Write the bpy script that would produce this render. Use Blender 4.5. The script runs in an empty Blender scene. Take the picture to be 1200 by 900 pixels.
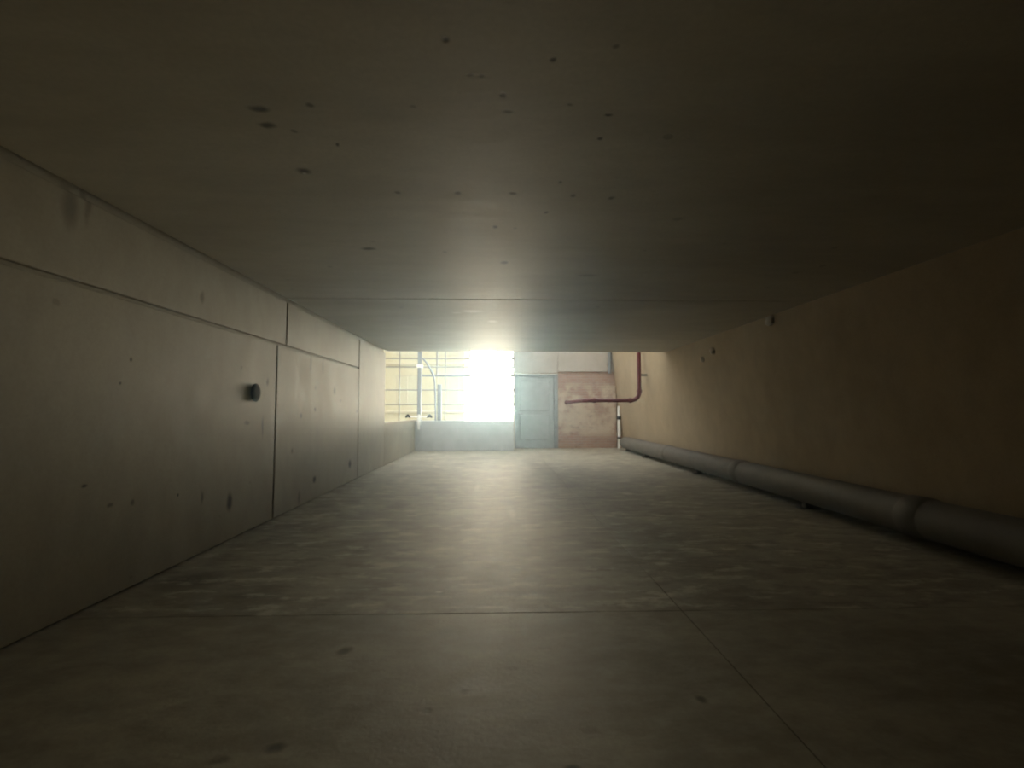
import bpy, bmesh, math, random
from mathutils import Vector, Matrix, noise as mnoise

random.seed(7)
S = bpy.context.scene
C = S.collection
PI = math.pi

# ------------------------------------------------------------------ dimensions (metres)
CAM_H = 1.13
XL = -2.33                    # inner face of the left wall
XRB, XRT = 3.80, 3.50         # right wall: foot and head (it leans in a little)
ZC = 2.35                     # underside of the ceiling
YB = -3.2                     # wall behind the camera
YC = 9.90                     # where the ceiling stops
YP = 13.46                    # parapet under the grille
YE = 14.40                    # end wall with door and brick
def xr(z): return XRB + (XRT - XRB) * z / ZC

# ------------------------------------------------------------------ node helpers
class NT:
    def __init__(self, tree):
        self.t = tree; self.n = tree.nodes; self.l = tree.links
    def new(self, typ, **kw):
        nd = self.n.new(typ)
        for k, v in kw.items(): setattr(nd, k, v)
        return nd
    def put(self, sock, v):
        if hasattr(v, 'is_output') or isinstance(v, bpy.types.NodeSocket): self.l.new(v, sock)
        elif v is not None: sock.default_value = v
    def math(self, op, a, b=None, c=None):
        nd = self.new('ShaderNodeMath', operation=op)
        self.put(nd.inputs[0], a); self.put(nd.inputs[1], b); self.put(nd.inputs[2], c)
        return nd.outputs[0]
    def vmath(self, op, a, b=None, scale=None):
        nd = self.new('ShaderNodeVectorMath', operation=op)
        self.put(nd.inputs[0], a); self.put(nd.inputs[1], b)
        if scale is not None: self.put(nd.inputs['Scale'], scale)
        return nd.outputs['Value'] if op in ('LENGTH', 'DOT_PRODUCT', 'DISTANCE') else nd.outputs['Vector']
    def noise(self, vec, scale, detail=4, rough=0.55):
        nd = self.new('ShaderNodeTexNoise')
        self.l.new(vec, nd.inputs['Vector'])
        nd.inputs['Scale'].default_value = scale
        nd.inputs['Detail'].default_value = detail
        nd.inputs['Roughness'].default_value = rough
        return nd
    def rng(self, v, a, b, c=0.0, d=1.0, smooth=True):
        nd = self.new('ShaderNodeMapRange')
        nd.interpolation_type = 'SMOOTHSTEP' if smooth else 'LINEAR'
        self.put(nd.inputs['Value'], v)
        for i, x in enumerate((a, b, c, d)): nd.inputs[i + 1].default_value = x
        return nd.outputs['Result']
    def mix(self, f, a, b, blend='MIX'):
        nd = self.new('ShaderNodeMix', data_type='RGBA', blend_type=blend)
        self.put(nd.inputs[0], f); self.put(nd.inputs[6], a); self.put(nd.inputs[7], b)
        return nd.outputs[2]

def new_mat(name):
    m = bpy.data.materials.new(name); m.use_nodes = True
    t = NT(m.node_tree); t.n.clear()
    out = t.new('ShaderNodeOutputMaterial'); b = t.new('ShaderNodeBsdfPrincipled')
    t.l.new(b.outputs[0], out.inputs[0])
    return m, t, b

def rgba(c): return (c[0], c[1], c[2], 1.0)

def concrete(name, lo, hi, stretch=(1, 1, 1), rough=0.7, spots=(), pale=(), pits=0.0, bump=0.25, scale=1.0, extra=None):
    """cast concrete: cloudy mottling, fine grain, air pits, and listed stains/chips and painted highlights with a place of their own"""
    m, t, b = new_mat(name)
    co = t.new('ShaderNodeTexCoord').outputs['Object']
    st = t.vmath('MULTIPLY', co, stretch)
    n1 = t.noise(st, 0.9 * scale, 6, 0.6); n2 = t.noise(st, 5.0 * scale, 5, 0.62); n3 = t.noise(co, 45, 3, 0.6)
    f = t.math('ADD', t.math('MULTIPLY', n1.outputs[0], 0.6), t.math('MULTIPLY', n2.outputs[0], 0.4))
    col = t.mix(t.rng(f, 0.32, 0.68), rgba(lo), rgba(hi))
    col = t.mix(t.rng(n3.outputs[0], 0.25, 0.75, 0.0, 0.22, False), col, rgba([x * 0.6 for x in lo]))
    wob = t.vmath('SCALE', t.vmath('SUBTRACT', t.noise(co, 7, 3, 0.6).outputs['Color'], (0.5, 0.5, 0.5)), scale=0.05)
    cw = t.vmath('ADD', co, wob)
    def spotmask(lst):
        acc = None
        for (p, r, k) in lst:
            d = t.vmath('SUBTRACT', cw, p)
            d = t.vmath('LENGTH', t.vmath('MULTIPLY', d, (1 / r[0], 1 / r[1], 1 / r[2])))
            v = t.rng(d, 0.2, 0.95, k, 0.0)
            acc = v if acc is None else t.math('MAXIMUM', acc, v)
        return acc
    height = t.math('ADD', t.math('MULTIPLY', n2.outputs[0], 0.12), t.math('MULTIPLY', n3.outputs[0], 0.25))
    if pits:
        vo = t.new('ShaderNodeTexVoronoi'); t.l.new(cw, vo.inputs['Vector']); vo.inputs['Scale'].default_value = 3.2
        vo.inputs['Randomness'].default_value = 1.0
        rr = t.rng(t.noise(co, 1.3, 2).outputs[0], 0.45, 0.75, 0.02, 0.13)
        pm = t.math('MULTIPLY', t.math('LESS_THAN', vo.outputs['Distance'], rr), pits)
        col = t.mix(pm, col, rgba([x * 0.28 for x in lo]))
        height = t.math('SUBTRACT', height, t.math('MULTIPLY', pm, 0.3))
    sm = spotmask(spots)
    if sm is not None:
        col = t.mix(sm, col, rgba([x * 0.10 for x in lo]))
        height = t.math('SUBTRACT', height, t.math('MULTIPLY', sm, 0.35))
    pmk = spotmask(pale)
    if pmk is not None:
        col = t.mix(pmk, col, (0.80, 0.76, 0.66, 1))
    if extra: col = extra(t, co, col)
    bp = t.new('ShaderNodeBump'); bp.inputs['Strength'].default_value = bump; bp.inputs['Distance'].default_value = 0.02
    t.l.new(height, bp.inputs['Height'])
    t.l.new(bp.outputs[0], b.inputs['Normal'])
    t.l.new(col, b.inputs['Base Color'])
    t.l.new(t.rng(n2.outputs[0], 0.3, 0.7, rough - 0.02, rough + 0.04), b.inputs['Roughness'])
    b.inputs['Specular IOR Level'].default_value = 0.4
    return m

def paint(name, c, rough=0.5, metal=0.0, wear=0.25, scale=14):
    m, t, b = new_mat(name)
    co = t.new('ShaderNodeTexCoord').outputs['Object']
    n = t.noise(co, scale, 5, 0.6)
    col = t.mix(t.rng(n.outputs[0], 0.35, 0.7, 0.0, wear), rgba(c), rgba([x * 0.5 for x in c]))
    t.l.new(col, b.inputs['Base Color'])
    b.inputs['Roughness'].default_value = rough; b.inputs['Metallic'].default_value = metal
    bp = t.new('ShaderNodeBump'); bp.inputs['Strength'].default_value = 0.08; bp.inputs['Distance'].default_value = 0.01
    t.l.new(n.outputs[0], bp.inputs['Height']); t.l.new(bp.outputs[0], b.inputs['Normal'])
    return m

def brick_mat():
    m, t, b = new_mat('brick')
    co = t.new('ShaderNodeTexCoord').outputs['Object']
    sp = t.new('ShaderNodeSeparateXYZ'); t.l.new(co, sp.inputs[0])
    cb = t.new('ShaderNodeCombineXYZ'); t.l.new(sp.outputs['X'], cb.inputs[0]); t.l.new(sp.outputs['Z'], cb.inputs[1])
    wob = t.vmath('SCALE', t.vmath('SUBTRACT', t.noise(co, 9, 2).outputs['Color'], (0.5, 0.5, 0.5)), scale=0.02)
    br = t.new('ShaderNodeTexBrick'); t.l.new(t.vmath('ADD', cb.outputs[0], wob), br.inputs['Vector'])
    br.inputs['Scale'].default_value = 1.0
    br.inputs['Brick Width'].default_value = 0.24; br.inputs['Row Height'].default_value = 0.075
    br.inputs['Mortar Size'].default_value = 0.009; br.inputs['Mortar Smooth'].default_value = 0.2
    br.inputs['Color1'].default_value = (0.33, 0.185, 0.125, 1); br.inputs['Color2'].default_value = (0.37, 0.235, 0.16, 1)
    br.inputs['Mortar'].default_value = (0.36, 0.29, 0.22, 1)
    # patchy lime render left on the middle of the wall
    n = t.noise(co, 2.2, 6, 0.65)
    zz = t.rng(sp.outputs['Z'], 0.25, 0.55); zt = t.rng(sp.outputs['Z'], 2.05, 1.8)
    msk = t.math('MULTIPLY', t.math('MULTIPLY', t.rng(n.outputs[0], 0.36, 0.58, 0.0, 0.8), zz), zt)
    col = t.mix(msk, br.outputs['Color'], (0.58, 0.50, 0.38, 1))
    st = t.noise(t.vmath('MULTIPLY', co, (1, 1, 3)), 3.0, 5, 0.7)
    col = t.mix(t.rng(st.outputs[0], 0.56, 0.72, 0, 0.65), col, (0.16, 0.09, 0.065, 1))
    t.l.new(col, b.inputs['Base Color']); b.inputs['Roughness'].default_value = 0.9
    bp = t.new('ShaderNodeBump'); bp.inputs['Strength'].default_value = 0.5; bp.inputs['Distance'].default_value = 0.01
    t.l.new(t.math('SUBTRACT', n.outputs[0], br.outputs['Fac']), bp.inputs['Height']); t.l.new(bp.outputs[0], b.inputs['Normal'])
    return m

# ------------------------------------------------------------------ mesh helpers
def add_box(bm, lo, hi, bevel=0.0, seg=2):
    r = bmesh.ops.create_cube(bm, size=1.0)
    vs = r['verts']
    for v in vs:
        v.co = Vector([lo[i] + (v.co[i] + 0.5) * (hi[i] - lo[i]) for i in range(3)])
    if bevel > 0:
        es = list({e for v in vs for e in v.link_edges})
        bmesh.ops.bevel(bm, geom=es, offset=bevel, segments=seg, profile=0.5, affect='EDGES')

def add_hex(bm, p, bevel=0.0):
    """eight corners: bottom four then top four, both counter-clockwise"""
    v = [bm.verts.new(q) for q in p]
    fs = [(3, 2, 1, 0), (4, 5, 6, 7), (0, 1, 5, 4), (1, 2, 6, 5), (2, 3, 7, 6), (3, 0, 4, 7)]
    for f in fs: bm.faces.new([v[i] for i in f])
    if bevel:
        es = list({e for q in v for e in q.link_edges})
        bmesh.ops.bevel(bm, geom=es, offset=bevel, segments=2, profile=0.5, affect='EDGES')

def add_tube(bm, pts, r, n=20, caps=True):
    """round tube swept along points (r a number or a list)"""
    pts = [Vector(p) for p in pts]
    rs = r if isinstance(r, (list, tuple)) else [r] * len(pts)
    tans = []
    for i in range(len(pts)):
        a = pts[max(i - 1, 0)]; c = pts[min(i + 1, len(pts) - 1)]
        tans.append((c - a).normalized())
    up = Vector((0, 0, 1)) if abs(tans[0].z) < 0.9 else Vector((1, 0, 0))
    u = tans[0].cross(up).normalized()
    rings = []
    for p, tg, rad in zip(pts, tans, rs):
        u = (u - tg * u.dot(tg)).normalized(); w = tg.cross(u)
        rings.append([bm.verts.new(p + (u * math.cos(2 * PI * k / n) + w * math.sin(2 * PI * k / n)) * rad) for k in range(n)])
    for a, b in zip(rings, rings[1:]):
        for k in range(n): bm.faces.new((a[k], a[(k + 1) % n], b[(k + 1) % n], b[k]))
    if caps:
        bm.faces.new(list(reversed(rings[0]))); bm.faces.new(rings[-1])

def arc(c, a, b, rad, n=8):
    """quarter bend at corner c from direction a (arriving from) to direction b (leaving to)"""
    c = Vector(c); a = Vector(a).normalized(); b = Vector(b).normalized()
    o = c + (a + b) * rad
    return [o - b * rad * math.cos(th) - a * rad * math.sin(th) for th in [PI / 2 * i / n for i in range(n + 1)]]

def obj(name, bm, mat, parent=None, smooth=None):
    bmesh.ops.recalc_face_normals(bm, faces=bm.faces)
    me = bpy.data.meshes.new(name); bm.to_mesh(me); bm.free()
    me.materials.append(mat)
    o = bpy.data.objects.new(name, me); C.objects.link(o)
    if parent is not None:
        o.parent = parent
        o.matrix_parent_inverse = Matrix.Translation(parent.location).inverted()
    if smooth is not None:
        me.shade_smooth()
        try: me.set_sharp_from_angle(angle=math.radians(smooth))
        except Exception: pass
    return o

def tag(o, label, cat, group=None, kind=None):
    o['label'] = label; o['category'] = cat
    if group: o['group'] = group
    if kind: o['kind'] = kind
    return o

def thing(name, label, cat, loc, group=None):
    o = bpy.data.objects.new(name, None); C.objects.link(o)
    o.location = loc; o.empty_display_size = 0.2
    return tag(o, label, cat, group)

def struct(name, bm, mat, label, cat, smooth=None, parent=None):
    o = obj(name, bm, mat, parent, smooth)
    if parent is None: tag(o, label, cat, kind='structure')
    return o

# ------------------------------------------------------------------ materials
def spot_floor(px, py, rx, ry, k=0.7):         # a dark or pale mark on the floor, from its bearing and range
    s = (py - 481) / CAM_H
    return ((( px - 584) / s, 560 / s, 0.0), (rx, ry, 0.2), k)
def spot_ceil(px, py, rx, ry, k=0.8):
    s = (481 - py) / (ZC - CAM_H)
    return (((px - 584) / s, 560 / s, ZC), (rx, ry, 0.2), k)
def spot_left(px, py, ry, rz, k=0.8):
    s = (584 - px) / -XL
    return ((XL, 560 / s, CAM_H + (481 - py) / s), (0.3, ry * 1.5, rz * 1.5), min(1.0, k * 1.2))

floor_spots = [spot_floor(*a) for a in (
    (410, 752, .05, .06), (336, 857, .05, .035), (330, 884, .05, .02), (668, 886, .04, .03), (817, 812, .035, .04),
    (545, 800, .03, .03, .4), (505, 820, .04, .03, .4), (640, 705, .03, .04, .4), (880, 640, .08, .1, .4), (300, 690, .3, .1, .35),
    (240, 672, .35, .25, .5), (430, 640, .12, .2, .4), (545, 615, .15, .3, .35), (470, 590, .2, .4, .4), (590, 660, .2, .15, .35),
    (620, 690, .3, .06, .4), (500, 690, .35, .05, .3), (600, 775, .05, .04, .3), (275, 868, .05, .03, .5), (690, 845, .05, .04, .3))]
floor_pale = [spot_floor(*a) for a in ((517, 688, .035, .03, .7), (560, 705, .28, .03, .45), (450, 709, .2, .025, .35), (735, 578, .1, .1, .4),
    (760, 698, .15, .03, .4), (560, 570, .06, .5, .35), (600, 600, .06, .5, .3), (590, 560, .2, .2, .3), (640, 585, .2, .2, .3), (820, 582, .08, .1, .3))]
ceil_spots = [spot_ceil(*a) for a in (
    (295, 122, .065, .035), (308, 141, .055, .03), (352, 197, .055, .05), (430, 290, .08, .05), (518, 27, .02, .02), (588, 98, .022, .022),
    (650, 52, .02, .02), (594, 119, .03, .02, .5), (718, 122, .025, .015), (706, 151, .02, .02), (672, 223, .025, .03, .6), (602, 221, .03, .03),
    (535, 221, .03, .035, .7), (465, 221, .03, .03, .6), (580, 262, .03, .04), (590, 305, .05, .06), (640, 244, .02, .03), (720, 225, .03, .03, .6),
    (392, 164, .015, .025), (360, 115, .02, .03, .6), (340, 148, .02, .02, .5), (656, 206, .02, .03, .6), (728, 35, .02, .015, .5), (480, 115, .02, .015, .4),
    (565, 75, .02, .015, .5), (549, 74, .02, .012, .5), (670, 110, .02, .015, .5), (800, 250, .05, .05, .3), (690, 320, .15, .06, .3), (520, 293, .03, .03, .4))]
ceil_highlights = [spot_ceil(*a) for a in ((553, 364, .18, .12, .7), (577, 376, .1, .12, .6), (353, 200, .02, .015, .6), (535, 366, .1, .06, .4))]  # highlights on ridges and pit edges, painted in as pale colour
left_spots = [spot_left(*a) for a in (
    (317, 448, .03, .04), (313, 500, .02, .11), (278, 585, .04, .08), (287, 432, .02, .02, .4), (295, 495, .05, .02, .6), (394, 458, .045, .06), (373, 560, .06, .045),
    (413, 543, .07, .07), (356, 487, .04, .04), (372, 480, .04, .03), (366, 427, .04, .12, .5), (347, 527, .03, .03, .5), (380, 430, .03, .09, .5),
    (420, 482, .04, .02, .6), (356, 580, .04, .08, .4), (116, 566, .02, .012), (145, 588, .02, .012, .5), (170, 585, .02, .02, .5), (220, 578, .012, .012),
    (247, 580, .02, .05, .5), (150, 450, .012, .012), (162, 422, .012, .012), (105, 240, .02, .12, .35), (240, 350, .03, .05, .4), (85, 243, .05, .12, .4), (372, 455, .04, .03, .5), (401, 470, .05, .03, .5))]

def floor_wear(t, co, col):
    # broad trowel drifts running across the slab
    sp = t.new('ShaderNodeSeparateXYZ'); t.l.new(co, sp.inputs[0])
    far = t.rng(sp.outputs['Y'], 2.735, 2.745, 0.22, 1.0)          # the nearer slab is a smoother pour
    n = t.noise(t.vmath('MULTIPLY', co, (1.3, 3.2, 1)), 2.4, 6, 0.7)
    col = t.mix(t.math('MULTIPLY', t.rng(n.outputs[0], 0.50, 0.62, 0, 0.55), far), col, (0.15, 0.13, 0.095, 1))
    n2 = t.noise(t.vmath('MULTIPLY', co, (0.9, 2.2, 1)), 3.1, 6, 0.7)
    col = t.mix(t.math('MULTIPLY', t.rng(n2.outputs[0], 0.52, 0.64, 0, 0.55), far), col, (0.62, 0.58, 0.46, 1))
    return col

M = {}
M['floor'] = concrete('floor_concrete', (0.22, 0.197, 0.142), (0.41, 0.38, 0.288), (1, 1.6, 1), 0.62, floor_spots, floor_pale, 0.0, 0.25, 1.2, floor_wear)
M['ceiling'] = concrete('ceiling_concrete', (0.46, 0.42, 0.315), (0.58, 0.535, 0.415), (0.5, 1.6, 1), 0.63, ceil_spots, ceil_highlights, 0.35, 0.08)
M['left'] = concrete('left_wall_concrete', (0.29, 0.258, 0.18), (0.39, 0.352, 0.252), (1, 1, 0.6), 0.62, left_spots, (), 0.3, 0.06)
M['right'] = concrete('right_wall_render', (0.38, 0.30, 0.19), (0.48, 0.385, 0.25), (1, 1, 0.7), 0.75, (), (), 0.0, 0.3)
M['back'] = concrete('back_wall_concrete', (0.10, 0.09, 0.075), (0.15, 0.14, 0.115), (1, 1, 1), 0.8)
M['plinth'] = concrete('parapet_concrete', (0.36, 0.36, 0.35), (0.45, 0.45, 0.44), (1, 1, 1), 0.7)
M['lintel'] = concrete('lintel_concrete', (0.38, 0.34, 0.28), (0.46, 0.42, 0.36), (1, 1, 1), 0.75)
M['gap'] = concrete('joint_grit', (0.06, 0.052, 0.042), (0.10, 0.088, 0.07), (1, 1, 1), 0.9)
M['pave'] = concrete('outside_paving', (0.50, 0.48, 0.44), (0.62, 0.60, 0.55), (1, 1, 1), 0.32)
M['mortar'] = concrete('mortar', (0.55, 0.51, 0.43), (0.68, 0.64, 0.55), (1, 1, 1), 0.7, scale=6)
M['brick'] = brick_mat()
M['red'] = paint('red_pipe_paint', (0.12, 0.018, 0.02), 0.6)
M['steel'] = paint('grey_steel_paint', (0.20, 0.205, 0.20), 0.5)
M['thin'] = paint('grille_steel', (0.24, 0.22, 0.17), 0.6)
M['door'] = paint('door_paint', (0.34, 0.36, 0.36), 0.55, wear=0.3, scale=5)
M['frame'] = paint('door_frame_paint', (0.22, 0.24, 0.235), 0.55)
M['white'] = paint('white_plastic', (0.82, 0.80, 0.74), 0.4, wear=0.1)
M['dark'] = paint('black_rubber', (0.014, 0.013, 0.012), 0.95)
M['pipe'] = paint('grey_pipe_plastic', (0.15, 0.135, 0.11), 0.65, wear=0.35, scale=5)
M['bracket'] = paint('bracket_steel', (0.16, 0.15, 0.13), 0.5, 0.6)
M['facade'] = concrete('facade_render', (0.56, 0.51, 0.33), (0.62, 0.57, 0.38), (1, 1, 1), 0.85)
M['ledge'] = concrete('facade_ledge', (0.50, 0.45, 0.30), (0.56, 0.50, 0.34), (1, 1, 1), 0.85)
M['glass'] = paint('window_glass', (0.56, 0.53, 0.36), 0.2, wear=0.1)
M['roof'] = paint('roof_tiles', (0.42, 0.26, 0.17), 0.8)

# ------------------------------------------------------------------ the setting
# floor: slabs split by a cross joint and a lengthwise joint
bm = bmesh.new()
ys = [YB, 2.74, YE + 0.3]; xs = [XL - 0.25, 1.04, XRB + 0.35]
g = 0.0035
for i in range(2):
    for j in range(2):
        add_box(bm, (xs[j] + (0.0015 if j else 0), ys[i] + (g if i else 0), -0.2), (xs[j + 1] - (0 if j else g), ys[i + 1] - (0 if i else g), 0))
add_box(bm, (xs[0], ys[0], -0.3), (xs[2], ys[2], -0.015))
struct('floor', bm, M['floor'], 'worn grey concrete floor slab with a cross joint', 'floor')

# ceiling: two slabs with an open joint between them
bm = bmesh.new()
def ceil_x(side): return XL + 0.03 if side == 0 else XRT + 0.06
for (a, b) in ((YB, 5.19), (5.215, YC)):
    add_box(bm, (XL + 0.028, a, ZC), (XRT + 0.10, b, ZC + 0.22), 0.006, 2)
add_box(bm, (XL - 0.25, YB, ZC + 0.05), (XRT + 0.5, YC - 0.02, ZC + 0.30))
struct('ceiling', bm, M['ceiling'], 'pitted grey concrete ceiling slabs with one cross joint', 'ceiling')

# left wall: cast panels with open joints, full height as far as the ceiling, then a low wall
bm = bmesh.new()
j = 0.013
add_box(bm, (XL - 0.16, YB, 0.002), (XL - 0.035, YC, ZC + 0.05))
ZJ = 1.835
lower = [(YB, 5.08 - j), (5.08 + j, 8.05 - j)]
upper = [(YB, 5.30 - j * .8), (5.30 + j * .8, 8.05 - j)]
for a, b in lower: add_box(bm, (XL - 0.10, a, 0.012), (XL, b, ZJ - j), 0.008, 2)
for a, b in upper: add_box(bm, (XL - 0.10, a, ZJ + j), (XL - 0.004, b, ZC - 0.028), 0.008, 2)
add_box(bm, (XL - 0.10, 8.05 + j, 0.012), (XL, YC, ZC - 0.028), 0.008, 2)
add_box(bm, (XL - 0.16, YC + 0.02, 0.002), (XL - 0.002, YP + 0.2, 0.87), 0.012, 2)
struct('wall_left', bm, M['left'], 'grey concrete left wall of large jointed panels, low beyond the ceiling', 'wall')

# right wall, leaning in slightly, running past the end of the ceiling
bm = bmesh.new()
zt = 3.3
add_hex(bm, [(xr(0), YB, 0.001), (XRB + 0.35, YB, 0.001), (XRB + 0.35, YE + 0.3, 0.001), (xr(0), YE + 0.3, 0.001),
             (xr(zt), YB, zt), (XRB + 0.35, YB, zt), (XRB + 0.35, YE + 0.3, zt), (xr(zt), YE + 0.3, zt)])
struct('wall_right', bm, M['right'], 'ochre rendered right wall above the grey pipe', 'wall')

# wall behind the camera
bm = bmesh.new()
add_box(bm, (XL - 0.25, YB - 0.2, 0.0), (XRB + 0.35, YB, ZC + 0.3))
struct('wall_back', bm, M['back'], 'concrete wall closing the room behind', 'wall')

# end wall: parapet, return, door surround, brick and lintel
bm = bmesh.new()
add_box(bm, (XL, YP, 0.001), (0.433, YP + 0.2, 0.845), 0.012, 2)
struct('wall_end', bm, M['plinth'], 'low grey concrete parapet under the bright grille', 'wall')

DX0, DX1, DZ = 0.47, 1.72, 2.18
bm = bmesh.new()
add_box(bm, (0.435, YP, 0.001), (DX0 - 0.0, YE + 0.25, zt), 0.008, 2)           # jamb pier beside the grille
add_box(bm, (DX0, YE - 0.02, DZ + 0.06), (1.80, YE + 0.25, zt), 0.01, 2)        # above the door
add_box(bm, (1.80, YE - 0.05, 2.30), (xr(2.6) + 0.05, YE + 0.25, zt), 0.012, 2)  # lintel over the brick
struct('trim_1', bm, M['lintel'], 'concrete jamb and lintel framing the door and brick', 'trim')

bm = bmesh.new()
add_box(bm, (1.80, YE, 0.001), (3.56, YE + 0.25, 2.30))
add_box(bm, (3.56, YE + 0.12, 0.001), (XRB + 0.1, YE + 0.25, 2.30))
struct('wall_brick', bm, M['brick'], 'reddish brick end wall with patchy render behind the red pipe', 'wall')

# door
bm = bmesh.new()
add_box(bm, (DX0 + 0.03, YE + 0.02, 0.012), (DX1 - 0.03, YE + 0.07, DZ - 0.03), 0.004, 1)
add_box(bm, (DX0, YE + 0.0, 0.0005), (DX1 + 0.08, YE + 0.25, 0.014))
for (a, b) in ((0.25, 1.0), (1.12, 2.0)):
    add_box(bm, (DX0 + 0.18, YE + 0.008, a), (DX1 - 0.18, YE + 0.03, b), 0.012, 2)
door = struct('door_1', bm, M['door'], 'blue-grey steel door between the bright grille and the brick', 'door')
bm = bmesh.new()
add_box(bm, (DX0, YE - 0.015, 0.001), (DX0 + 0.05, YE + 0.12, DZ), 0.004, 1)
add_box(bm, (DX1 - 0.05, YE - 0.015, 0.001), (DX1 + 0.08, YE + 0.12, DZ), 0.004, 1)
add_box(bm, (DX0, YE - 0.015, DZ - 0.04), (DX1 + 0.08, YE + 0.12, DZ + 0.05), 0.004, 1)
obj('door_frame', bm, M['frame'], door)
bm = bmesh.new()
add_tube(bm, [(DX0 + 0.14, YE + 0.02, 1.03), (DX0 + 0.14, YE - 0.05, 1.03), (DX0 + 0.26, YE - 0.05, 1.03)], 0.011, 10)
obj('door_handle', bm, M['bracket'], door, 40)

# ground outside
bm = bmesh.new()
add_box(bm, (-16, YE + 0.3, -0.25), (14, 31, -0.05))
add_box(bm, (-16, -3.2, -0.25), (XL - 0.25, YE + 0.3, -0.05))
struct('ground', bm, M['pave'], 'pale paving outside beyond the parapet', 'ground')

# ------------------------------------------------------------------ grille on the parapet
gr = thing('security_grille', 'grey steel security grille of thin bars standing on the parapet', 'grille', (-0.9, YP + 0.1, 0.845))
GX0, GX1 = -5.2, 0.435
def bar(name, lo, hi, mat, bv=0.004):
    bm = bmesh.new(); add_box(bm, lo, hi, bv, 1); obj(name, bm, mat, gr)
gy = YP + 0.10
for z, h in ((2.60, .034), (2.36, .034), (2.115, .055), (1.71, .034), (1.30, .034)):
    bar('rail', (GX0 if h < .05 else -2.22, gy - 0.02, z - h / 2), (GX1, gy + 0.02, z + h / 2), M['thin' if h < .05 else 'steel'])
for x, w, z0, z1 in ((-2.79, .03, -0.05, 3.2), (-1.74, .045, 2.115, 3.2), (-1.50, .03, 0.845, 3.2), (-0.8, .03, 0.845, 3.2), (-0.1, .03, 0.845, 3.2), (-4.0, .03, -0.05, 3.2)):
    bar('bar', (x - w / 2, gy - 0.015, z0), (x + w / 2, gy + 0.015, z1), M['thin'])
for z in (2.60, 2.36, 2.115, 1.71, 1.30):
    bar('anchor_lug', (GX1 - 0.10, gy - 0.03, z - .035), (GX1, gy + 0.03, z + .035), M['steel'])
bar('post', (-1.715, gy - 0.05, 0.845), (-1.60, gy + 0.03, 1.87), M['steel'], 0.008)

# thick upright in the corner of the low walls
post = thing('support_post', 'thick grey square post rising in the corner of the low walls', 'post', (-2.22, YP - 0.07, 0.845))
bm = bmesh.new(); add_box(bm, (-2.27, YP + 0.005, 0.846), (-2.16, YP + 0.075, 3.2), 0.008, 2); obj('shaft', bm, M['steel'], post)
bm = bmesh.new(); add_box(bm, (-2.30, YP - 0.0, 2.33), (-2.13, YP + 0.085, 2.42), 0.008, 2); obj('clamp', bm, M['white'], post)
bm = bmesh.new(); add_box(bm, (-2.30, YP + 0.002, 0.846), (-2.13, YP + 0.088, 0.862), 0.004, 1); obj('base_plate', bm, M['steel'], post)

# bent rail leaving the post
hr = thing('bent_handrail', 'grey bent steel tube curving down to the parapet beside the thick post', 'handrail', (-1.77, YP + 0.02, 0.845))
bm = bmesh.new()
y0 = YP + 0.035
pts = [(-2.15, y0, 2.62), (-2.02, y0, 2.47), (-1.93, y0, 2.32), (-1.86, y0, 2.20), (-1.815, y0, 2.08), (-1.79, y0, 1.92), (-1.775, y0, 1.6), (-1.765, y0, 1.2), (-1.76, y0, 0.87)]
add_tube(bm, pts, 0.024, 12); obj('tube', bm, M['steel'], hr, 50)
bm = bmesh.new(); add_tube(bm, [(-1.76, y0, 0.846), (-1.76, y0, 0.87)], 0.035, 14); obj('foot_flange', bm, M['steel'], hr, 40)
bm = bmesh.new(); add_tube(bm, [(-1.90, y0, 2.27), (-1.845, y0, 2.16)], 0.036, 14); obj('collar', bm, M['steel'], hr, 40)

# white tap-like fitting hung on the face of the parapet at the post's foot
fx, fz, fy = -2.215, 0.93, YP - 0.045
ft = thing('pipe_fitting', 'small white pipe fitting with two dark knobs at the foot of the thick post', 'fitting', (fx, fy, 0.60))
bm = bmesh.new(); add_tube(bm, [(fx, fy, 1.02), (fx, fy, 0.93), (fx, fy, 0.86), (fx, fy, 0.74), (fx, fy, 0.70), (fx, fy, 0.62), (fx, fy, 0.60)],
                           [.03, .036, .05, .05, .036, .036, .028], 16); obj('body', bm, M['white'], ft, 50)
bm = bmesh.new(); add_tube(bm, [(fx - 0.30, fy, fz + .02), (fx + 0.30, fy, fz + .02)], 0.018, 12); obj('cross_arm', bm, M['white'], ft, 50)
for s in (-1, 1):
    bm = bmesh.new()
    add_tube(bm, [(fx + s * 0.30 - .07, fy, fz + .0), (fx + s * 0.30 - .04, fy, fz + .03), (fx + s * 0.30, fy, fz + .06), (fx + s * .30 + .04, fy, fz + .03), (fx + s * .30 + .07, fy, fz + .0)],
             [.012, .035, .045, .035, .012], 12)
    obj('knob', bm, M['dark'], ft, 60)

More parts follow.
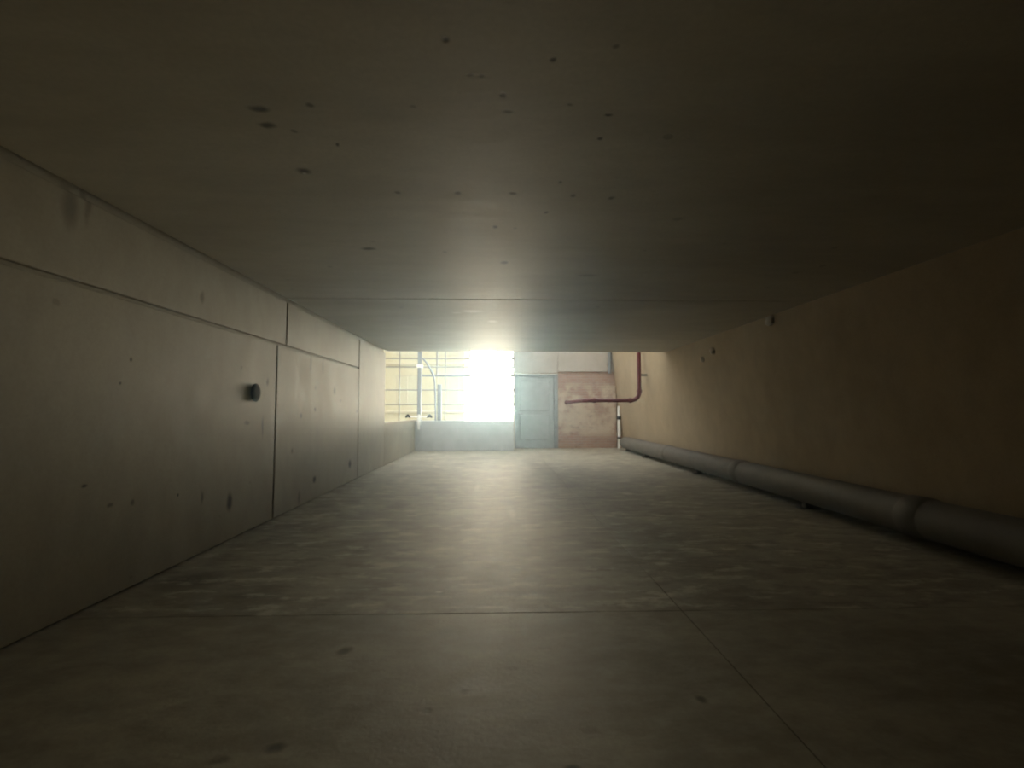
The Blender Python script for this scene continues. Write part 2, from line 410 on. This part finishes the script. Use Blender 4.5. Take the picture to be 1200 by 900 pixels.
# ------------------------------------------------------------------ pipes
# red pipe: down by the right wall, elbow, across, back into the brick
rp = thing('red_pipe', 'dark red pipe dropping beside the right wall and crossing in front of the brick', 'pipe', (3.36, 11.3, 1.37))
R = 0.047
px_, py_, pz_ = 3.36, 11.3, 1.37
qx = 2.06
bm = bmesh.new()
add_tube(bm, [(px_, py_, 3.1), (px_, py_, pz_ + 0.2)], R, 20); obj('riser', bm, M['red'], rp, 40)
bm = bmesh.new()
add_tube(bm, [(px_ - 0.2, py_, pz_), (qx + 0.2, py_, pz_)], R, 20); obj('run', bm, M['red'], rp, 40)
bm = bmesh.new()
add_tube(bm, [(qx, py_ + 0.2, pz_), (qx, YE + 0.03, pz_)], R, 20); obj('run', bm, M['red'], rp, 40)
bm = bmesh.new(); add_tube(bm, arc((px_, py_, pz_), (0, 0, 1), (-1, 0, 0), 0.2, 10), R * 1.06, 20); obj('elbow', bm, M['red'], rp, 60)
bm = bmesh.new(); add_tube(bm, arc((qx, py_, pz_), (1, 0, 0), (0, 1, 0), 0.2, 10), R * 1.06, 20); obj('elbow', bm, M['red'], rp, 60)
for a, b in (((px_, py_, pz_ + .19), (px_, py_, pz_ + .25)), ((px_ - .19, py_, pz_), (px_ - .25, py_, pz_)), ((qx + .19, py_, pz_), (qx + .25, py_, pz_)),
             ((qx, YE - .03, pz_), (qx, YE + .0, pz_))):
    bm = bmesh.new(); add_tube(bm, [a, b], R * 1.35, 20); obj('flange', bm, M['red'], rp, 40)
bm = bmesh.new(); add_box(bm, (px_ - 0.02, py_ - 0.025, 1.95), (xr(1.97) + 0.01, py_ + 0.025, 2.0), 0.004, 1)
obj('wall_bracket', bm, M['bracket'], rp)

# grey pipe along the foot of the right wall, on brackets
gp = thing('drain_pipe', 'long grey drain pipe running along the foot of the right wall', 'pipe', (3.62, 5.5, 0.28))
PX, PZ, PR = 3.585, 0.225, 0.165
segs = [YB + 0.02, 1.0, 4.0, 7.0, 10.0, 13.55]
bm = bmesh.new(); add_tube(bm, [(PX, YB + 0.02, PZ), (PX, 13.4, PZ), (PX, 13.5, PZ), (PX, 13.56, PZ)], [PR, PR, PR * .93, PR * .6], 28); obj('pipe_barrel', bm, M['pipe'], gp, 35)
for y in (1.0, 4.0, 7.0, 10.0):
    bm = bmesh.new(); add_tube(bm, [(PX, y - .11, PZ), (PX, y - .09, PZ), (PX, y + .09, PZ), (PX, y + .11, PZ)], [PR * 1.0, PR * 1.07, PR * 1.07, PR * 1.0], 28)
    obj('coupling', bm, M['pipe'], gp, 35)
for y in (-0.5, 2.5, 5.5, 8.5, 11.5, 13.2):
    bm = bmesh.new()
    add_box(bm, (PX - 0.05, y - 0.03, 0.0), (PX + 0.05, y + 0.03, PZ - PR + 0.01), 0.004, 1)
    add_box(bm, (PX - 0.12, y - 0.05, 0.0), (PX + 0.12, y + 0.05, 0.015), 0.003, 1)
    obj('pipe_stand', bm, M['bracket'], gp)

# white standpipe in the corner by the brick
wp = thing('standpipe', 'thin white upright pipe in the corner between brick and right wall', 'pipe', (3.64, YE - 0.1, 0.0))
bm = bmesh.new(); add_tube(bm, [(3.63, YE - 0.08, 0.0), (3.63, YE - 0.08, 1.22), (3.63, YE - .08, 1.27)], [.045, .045, .02], 16); obj('tube', bm, M['white'], wp, 50)
bm = bmesh.new(); add_tube(bm, [(3.63, YE - 0.08, 0.86), (3.63, YE - 0.08, 0.96)], .065, 16); obj('coupling', bm, M['dark'], wp, 40)
bm = bmesh.new(); add_tube(bm, [(3.63, YE - 0.08, 0.28), (3.63, YE - 0.08, 0.34)], .06, 16); obj('coupling', bm, M['bracket'], wp, 40)

# dark pipe dropping down the lintel to the corner of the brick
dp = thing('down_pipe', 'short dark pipe on the lintel above the corner of the brick', 'pipe', (3.40, YE - 0.11, 2.22))
bm = bmesh.new(); add_tube(bm, [(3.36, YE - 0.11, 3.25), (3.36, YE - 0.11, 2.30), (3.36, YE - .11, 2.24)], [.055, .055, .05], 16); obj('tube', bm, M['steel'], dp, 50)
bm = bmesh.new(); add_box(bm, (3.29, YE - 0.12, 2.52), (3.43, YE - 0.05, 2.56), 0.004, 1); obj('strap', bm, M['bracket'], dp)

# ------------------------------------------------------------------ small things on the walls
# black round cap on the left wall
cy, cz = 4.63, 1.30
wc = thing('wall_disc', 'shallow black round cap sticking out of the left wall', 'disc', (XL, cy, cz))
bm = bmesh.new(); add_tube(bm, [(XL - 0.01, cy, cz), (XL + 0.012, cy, cz)], 0.03, 16); obj('stem', bm, M['bracket'], wc, 40)
bm = bmesh.new(); add_tube(bm, [(XL + 0.006, cy, cz), (XL + 0.009, cy, cz), (XL + 0.016, cy, cz), (XL + 0.022, cy, cz), (XL + .025, cy, cz)],
                           [.075, .086, .088, .08, .05], 28); obj('dark_disc', bm, M['dark'], wc, 50)

def lump(name, c, r, label, seed):
    bm = bmesh.new()
    bmesh.ops.create_icosphere(bm, subdivisions=3, radius=1.0)
    for v in bm.verts:
        d = mnoise.noise(v.co * 1.6 + Vector((seed, seed * 2, 0))) * 0.35 + mnoise.noise(v.co * 4 + Vector((0, seed, seed))) * 0.12
        v.co = v.co * (1 + d)
        v.co = Vector((v.co.x * r[0], v.co.y * r[1], v.co.z * r[2]))
        v.co += Vector(c)
    o = obj(name, bm, M['mortar'], None, 60)
    tag(o, label, 'mortar lump', 'mortar lumps high on the right wall')
lump('mortar_lump', (xr(2.28) - 0.01, 6.0, 2.285), (.055, .075, .06), 'largest pale mortar lump, tight under the ceiling on the right wall', 1.3)
lump('mortar_lump', (xr(2.11) - 0.005, 7.72, 2.11), (.045, .06, .06), 'middle pale mortar lump on the right wall near the bright patch', 4.1)
lump('mortar_lump', (xr(2.0) - 0.003, 8.15, 2.01), (.035, .05, .05), 'smallest and lowest pale mortar lump on the right wall', 7.7)

# ------------------------------------------------------------------ haze volume added for the glare around the window
HAZE = 0.0066
if HAZE:
    m = bpy.data.materials.new('glare_volume'); m.use_nodes = True
    t = NT(m.node_tree); t.n.clear()
    out = t.new('ShaderNodeOutputMaterial'); v = t.new('ShaderNodeVolumeScatter')
    v.inputs['Color'].default_value = (0.54, 0.82, 1.0, 1); v.inputs['Density'].default_value = HAZE; v.inputs['Anisotropy'].default_value = 0.80
    t.l.new(v.outputs[0], out.inputs['Volume'])
    bm = bmesh.new(); add_box(bm, (XL + 0.004, YB + 0.01, 0.004), (XRT - 0.01, YP - 0.14, ZC - 0.004))
    tag(obj('glare_haze', bm, m), 'thin bluish haze volume added to the room for the glare around the window', 'haze', kind='stuff')

# ------------------------------------------------------------------ building across the yard
BY = 24.0
bd = thing('building', 'sunlit pale yellow building seen through the grille on the left', 'building', (-6.0, BY, -0.05))
bx0, bx1, bh = -14.0, -1.72, 9.0
bm = bmesh.new(); add_box(bm, (bx0, BY, -0.05), (bx1, BY + 6, bh)); obj('wall', bm, M['facade'], bd)
bm = bmesh.new(); add_box(bm, (bx0 - .3, BY - .3, bh), (bx1 + .3, BY + 6.3, bh + .25), .03, 1); obj('roof', bm, M['roof'], bd)
for z in (1.05, 3.45, 5.9):
    bm = bmesh.new(); add_box(bm, (bx0, BY - .12, z - .07), (bx1 + .06, BY + .05, z + .07), .02, 1); obj('ledge', bm, M['ledge'], bd)
for z0, z1 in ((1.45, 2.9), (3.85, 5.3)):
    for k in range(6):
        x = bx0 + 0.9 + k * 2.0
        bm = bmesh.new()
        for a, b in (((x, z0), (x + .08, z1)), ((x + 1.02, z0), (x + 1.1, z1)), ((x + .08, z0), (x + 1.02, z0 + .08)), ((x + .08, z1 - .08), (x + 1.02, z1)), ((x + .52, z0 + .08), (x + .58, z1 - .08))):
            add_box(bm, (a[0], BY - .05, a[1]), (b[0], BY + .03, b[1]))
        w = obj('window', bm, M['ledge'], bd)
        bm = bmesh.new(); add_box(bm, (x + .08, BY - .01, z0 + .08), (x + 1.02, BY + .02, z1 - .08)); p = obj('pane', bm, M['glass'], w)
        p.matrix_parent_inverse = Matrix.Identity(4)

# ------------------------------------------------------------------ sky: pale dome, veiled sun low beyond the yard, and added unseen fill glows
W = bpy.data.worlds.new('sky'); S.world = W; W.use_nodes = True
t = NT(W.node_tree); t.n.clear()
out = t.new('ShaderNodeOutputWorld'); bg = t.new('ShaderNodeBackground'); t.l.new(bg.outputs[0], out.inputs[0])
d = t.vmath('NORMALIZE', t.new('ShaderNodeTexCoord').outputs['Generated'])
sp = t.new('ShaderNodeSeparateXYZ'); t.l.new(d, sp.inputs[0])
az = t.math('ARCTAN2', sp.outputs['X'], sp.outputs['Y'])       # bearing from due north (+Y), radians
el = t.math('ARCSINE', sp.outputs['Z'])
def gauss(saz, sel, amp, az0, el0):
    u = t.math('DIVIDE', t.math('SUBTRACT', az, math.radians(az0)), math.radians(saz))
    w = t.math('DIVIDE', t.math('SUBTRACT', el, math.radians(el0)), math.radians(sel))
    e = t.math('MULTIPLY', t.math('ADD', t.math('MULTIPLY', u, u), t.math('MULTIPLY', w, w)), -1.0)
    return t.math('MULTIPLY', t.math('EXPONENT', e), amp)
DOME, LOW_FILL, CORE, HIGH_FILL = 0.8, 116.0, 108.0, 28.0
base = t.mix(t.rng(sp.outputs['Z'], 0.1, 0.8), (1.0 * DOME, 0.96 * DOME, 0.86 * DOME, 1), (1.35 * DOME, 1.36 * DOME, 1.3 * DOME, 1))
glow = t.math('ADD', t.math('ADD', gauss(12, 7, LOW_FILL, -1, -4), gauss(3.2, 3.4, CORE, -1.2, 1.6)), gauss(4.0, 10, HIGH_FILL, -2.2, 12))  # low and high lobes are unseen glows added to light ceiling, wall and floor
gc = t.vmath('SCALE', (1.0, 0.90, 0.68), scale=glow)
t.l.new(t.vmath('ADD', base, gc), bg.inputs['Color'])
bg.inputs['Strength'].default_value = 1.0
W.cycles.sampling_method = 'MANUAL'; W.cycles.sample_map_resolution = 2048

# ------------------------------------------------------------------ camera
cam = bpy.data.cameras.new('camera'); co = bpy.data.objects.new('camera', cam); C.objects.link(co)
cam.sensor_width = 36; cam.lens = 560 / 1200 * 36
co.location = (0, 0, CAM_H)
yaw = math.atan(16 / 560); pit = math.atan(31 / 560)
co.rotation_euler = (PI / 2 + pit, 0, -yaw)
cam.clip_start = 0.02
S.camera = co

# ------------------------------------------------------------------ render look
S.view_settings.view_transform = 'Standard'; S.view_settings.look = 'None'
S.view_settings.exposure = 0.9; S.view_settings.gamma = 1.0; S.view_settings.use_curve_mapping = False
S.cycles.use_denoising = True
S.cycles.max_bounces = 10; S.cycles.diffuse_bounces = 8
S.cycles.filter_width = 2.2
S.cycles.sample_clamp_indirect = 8.0
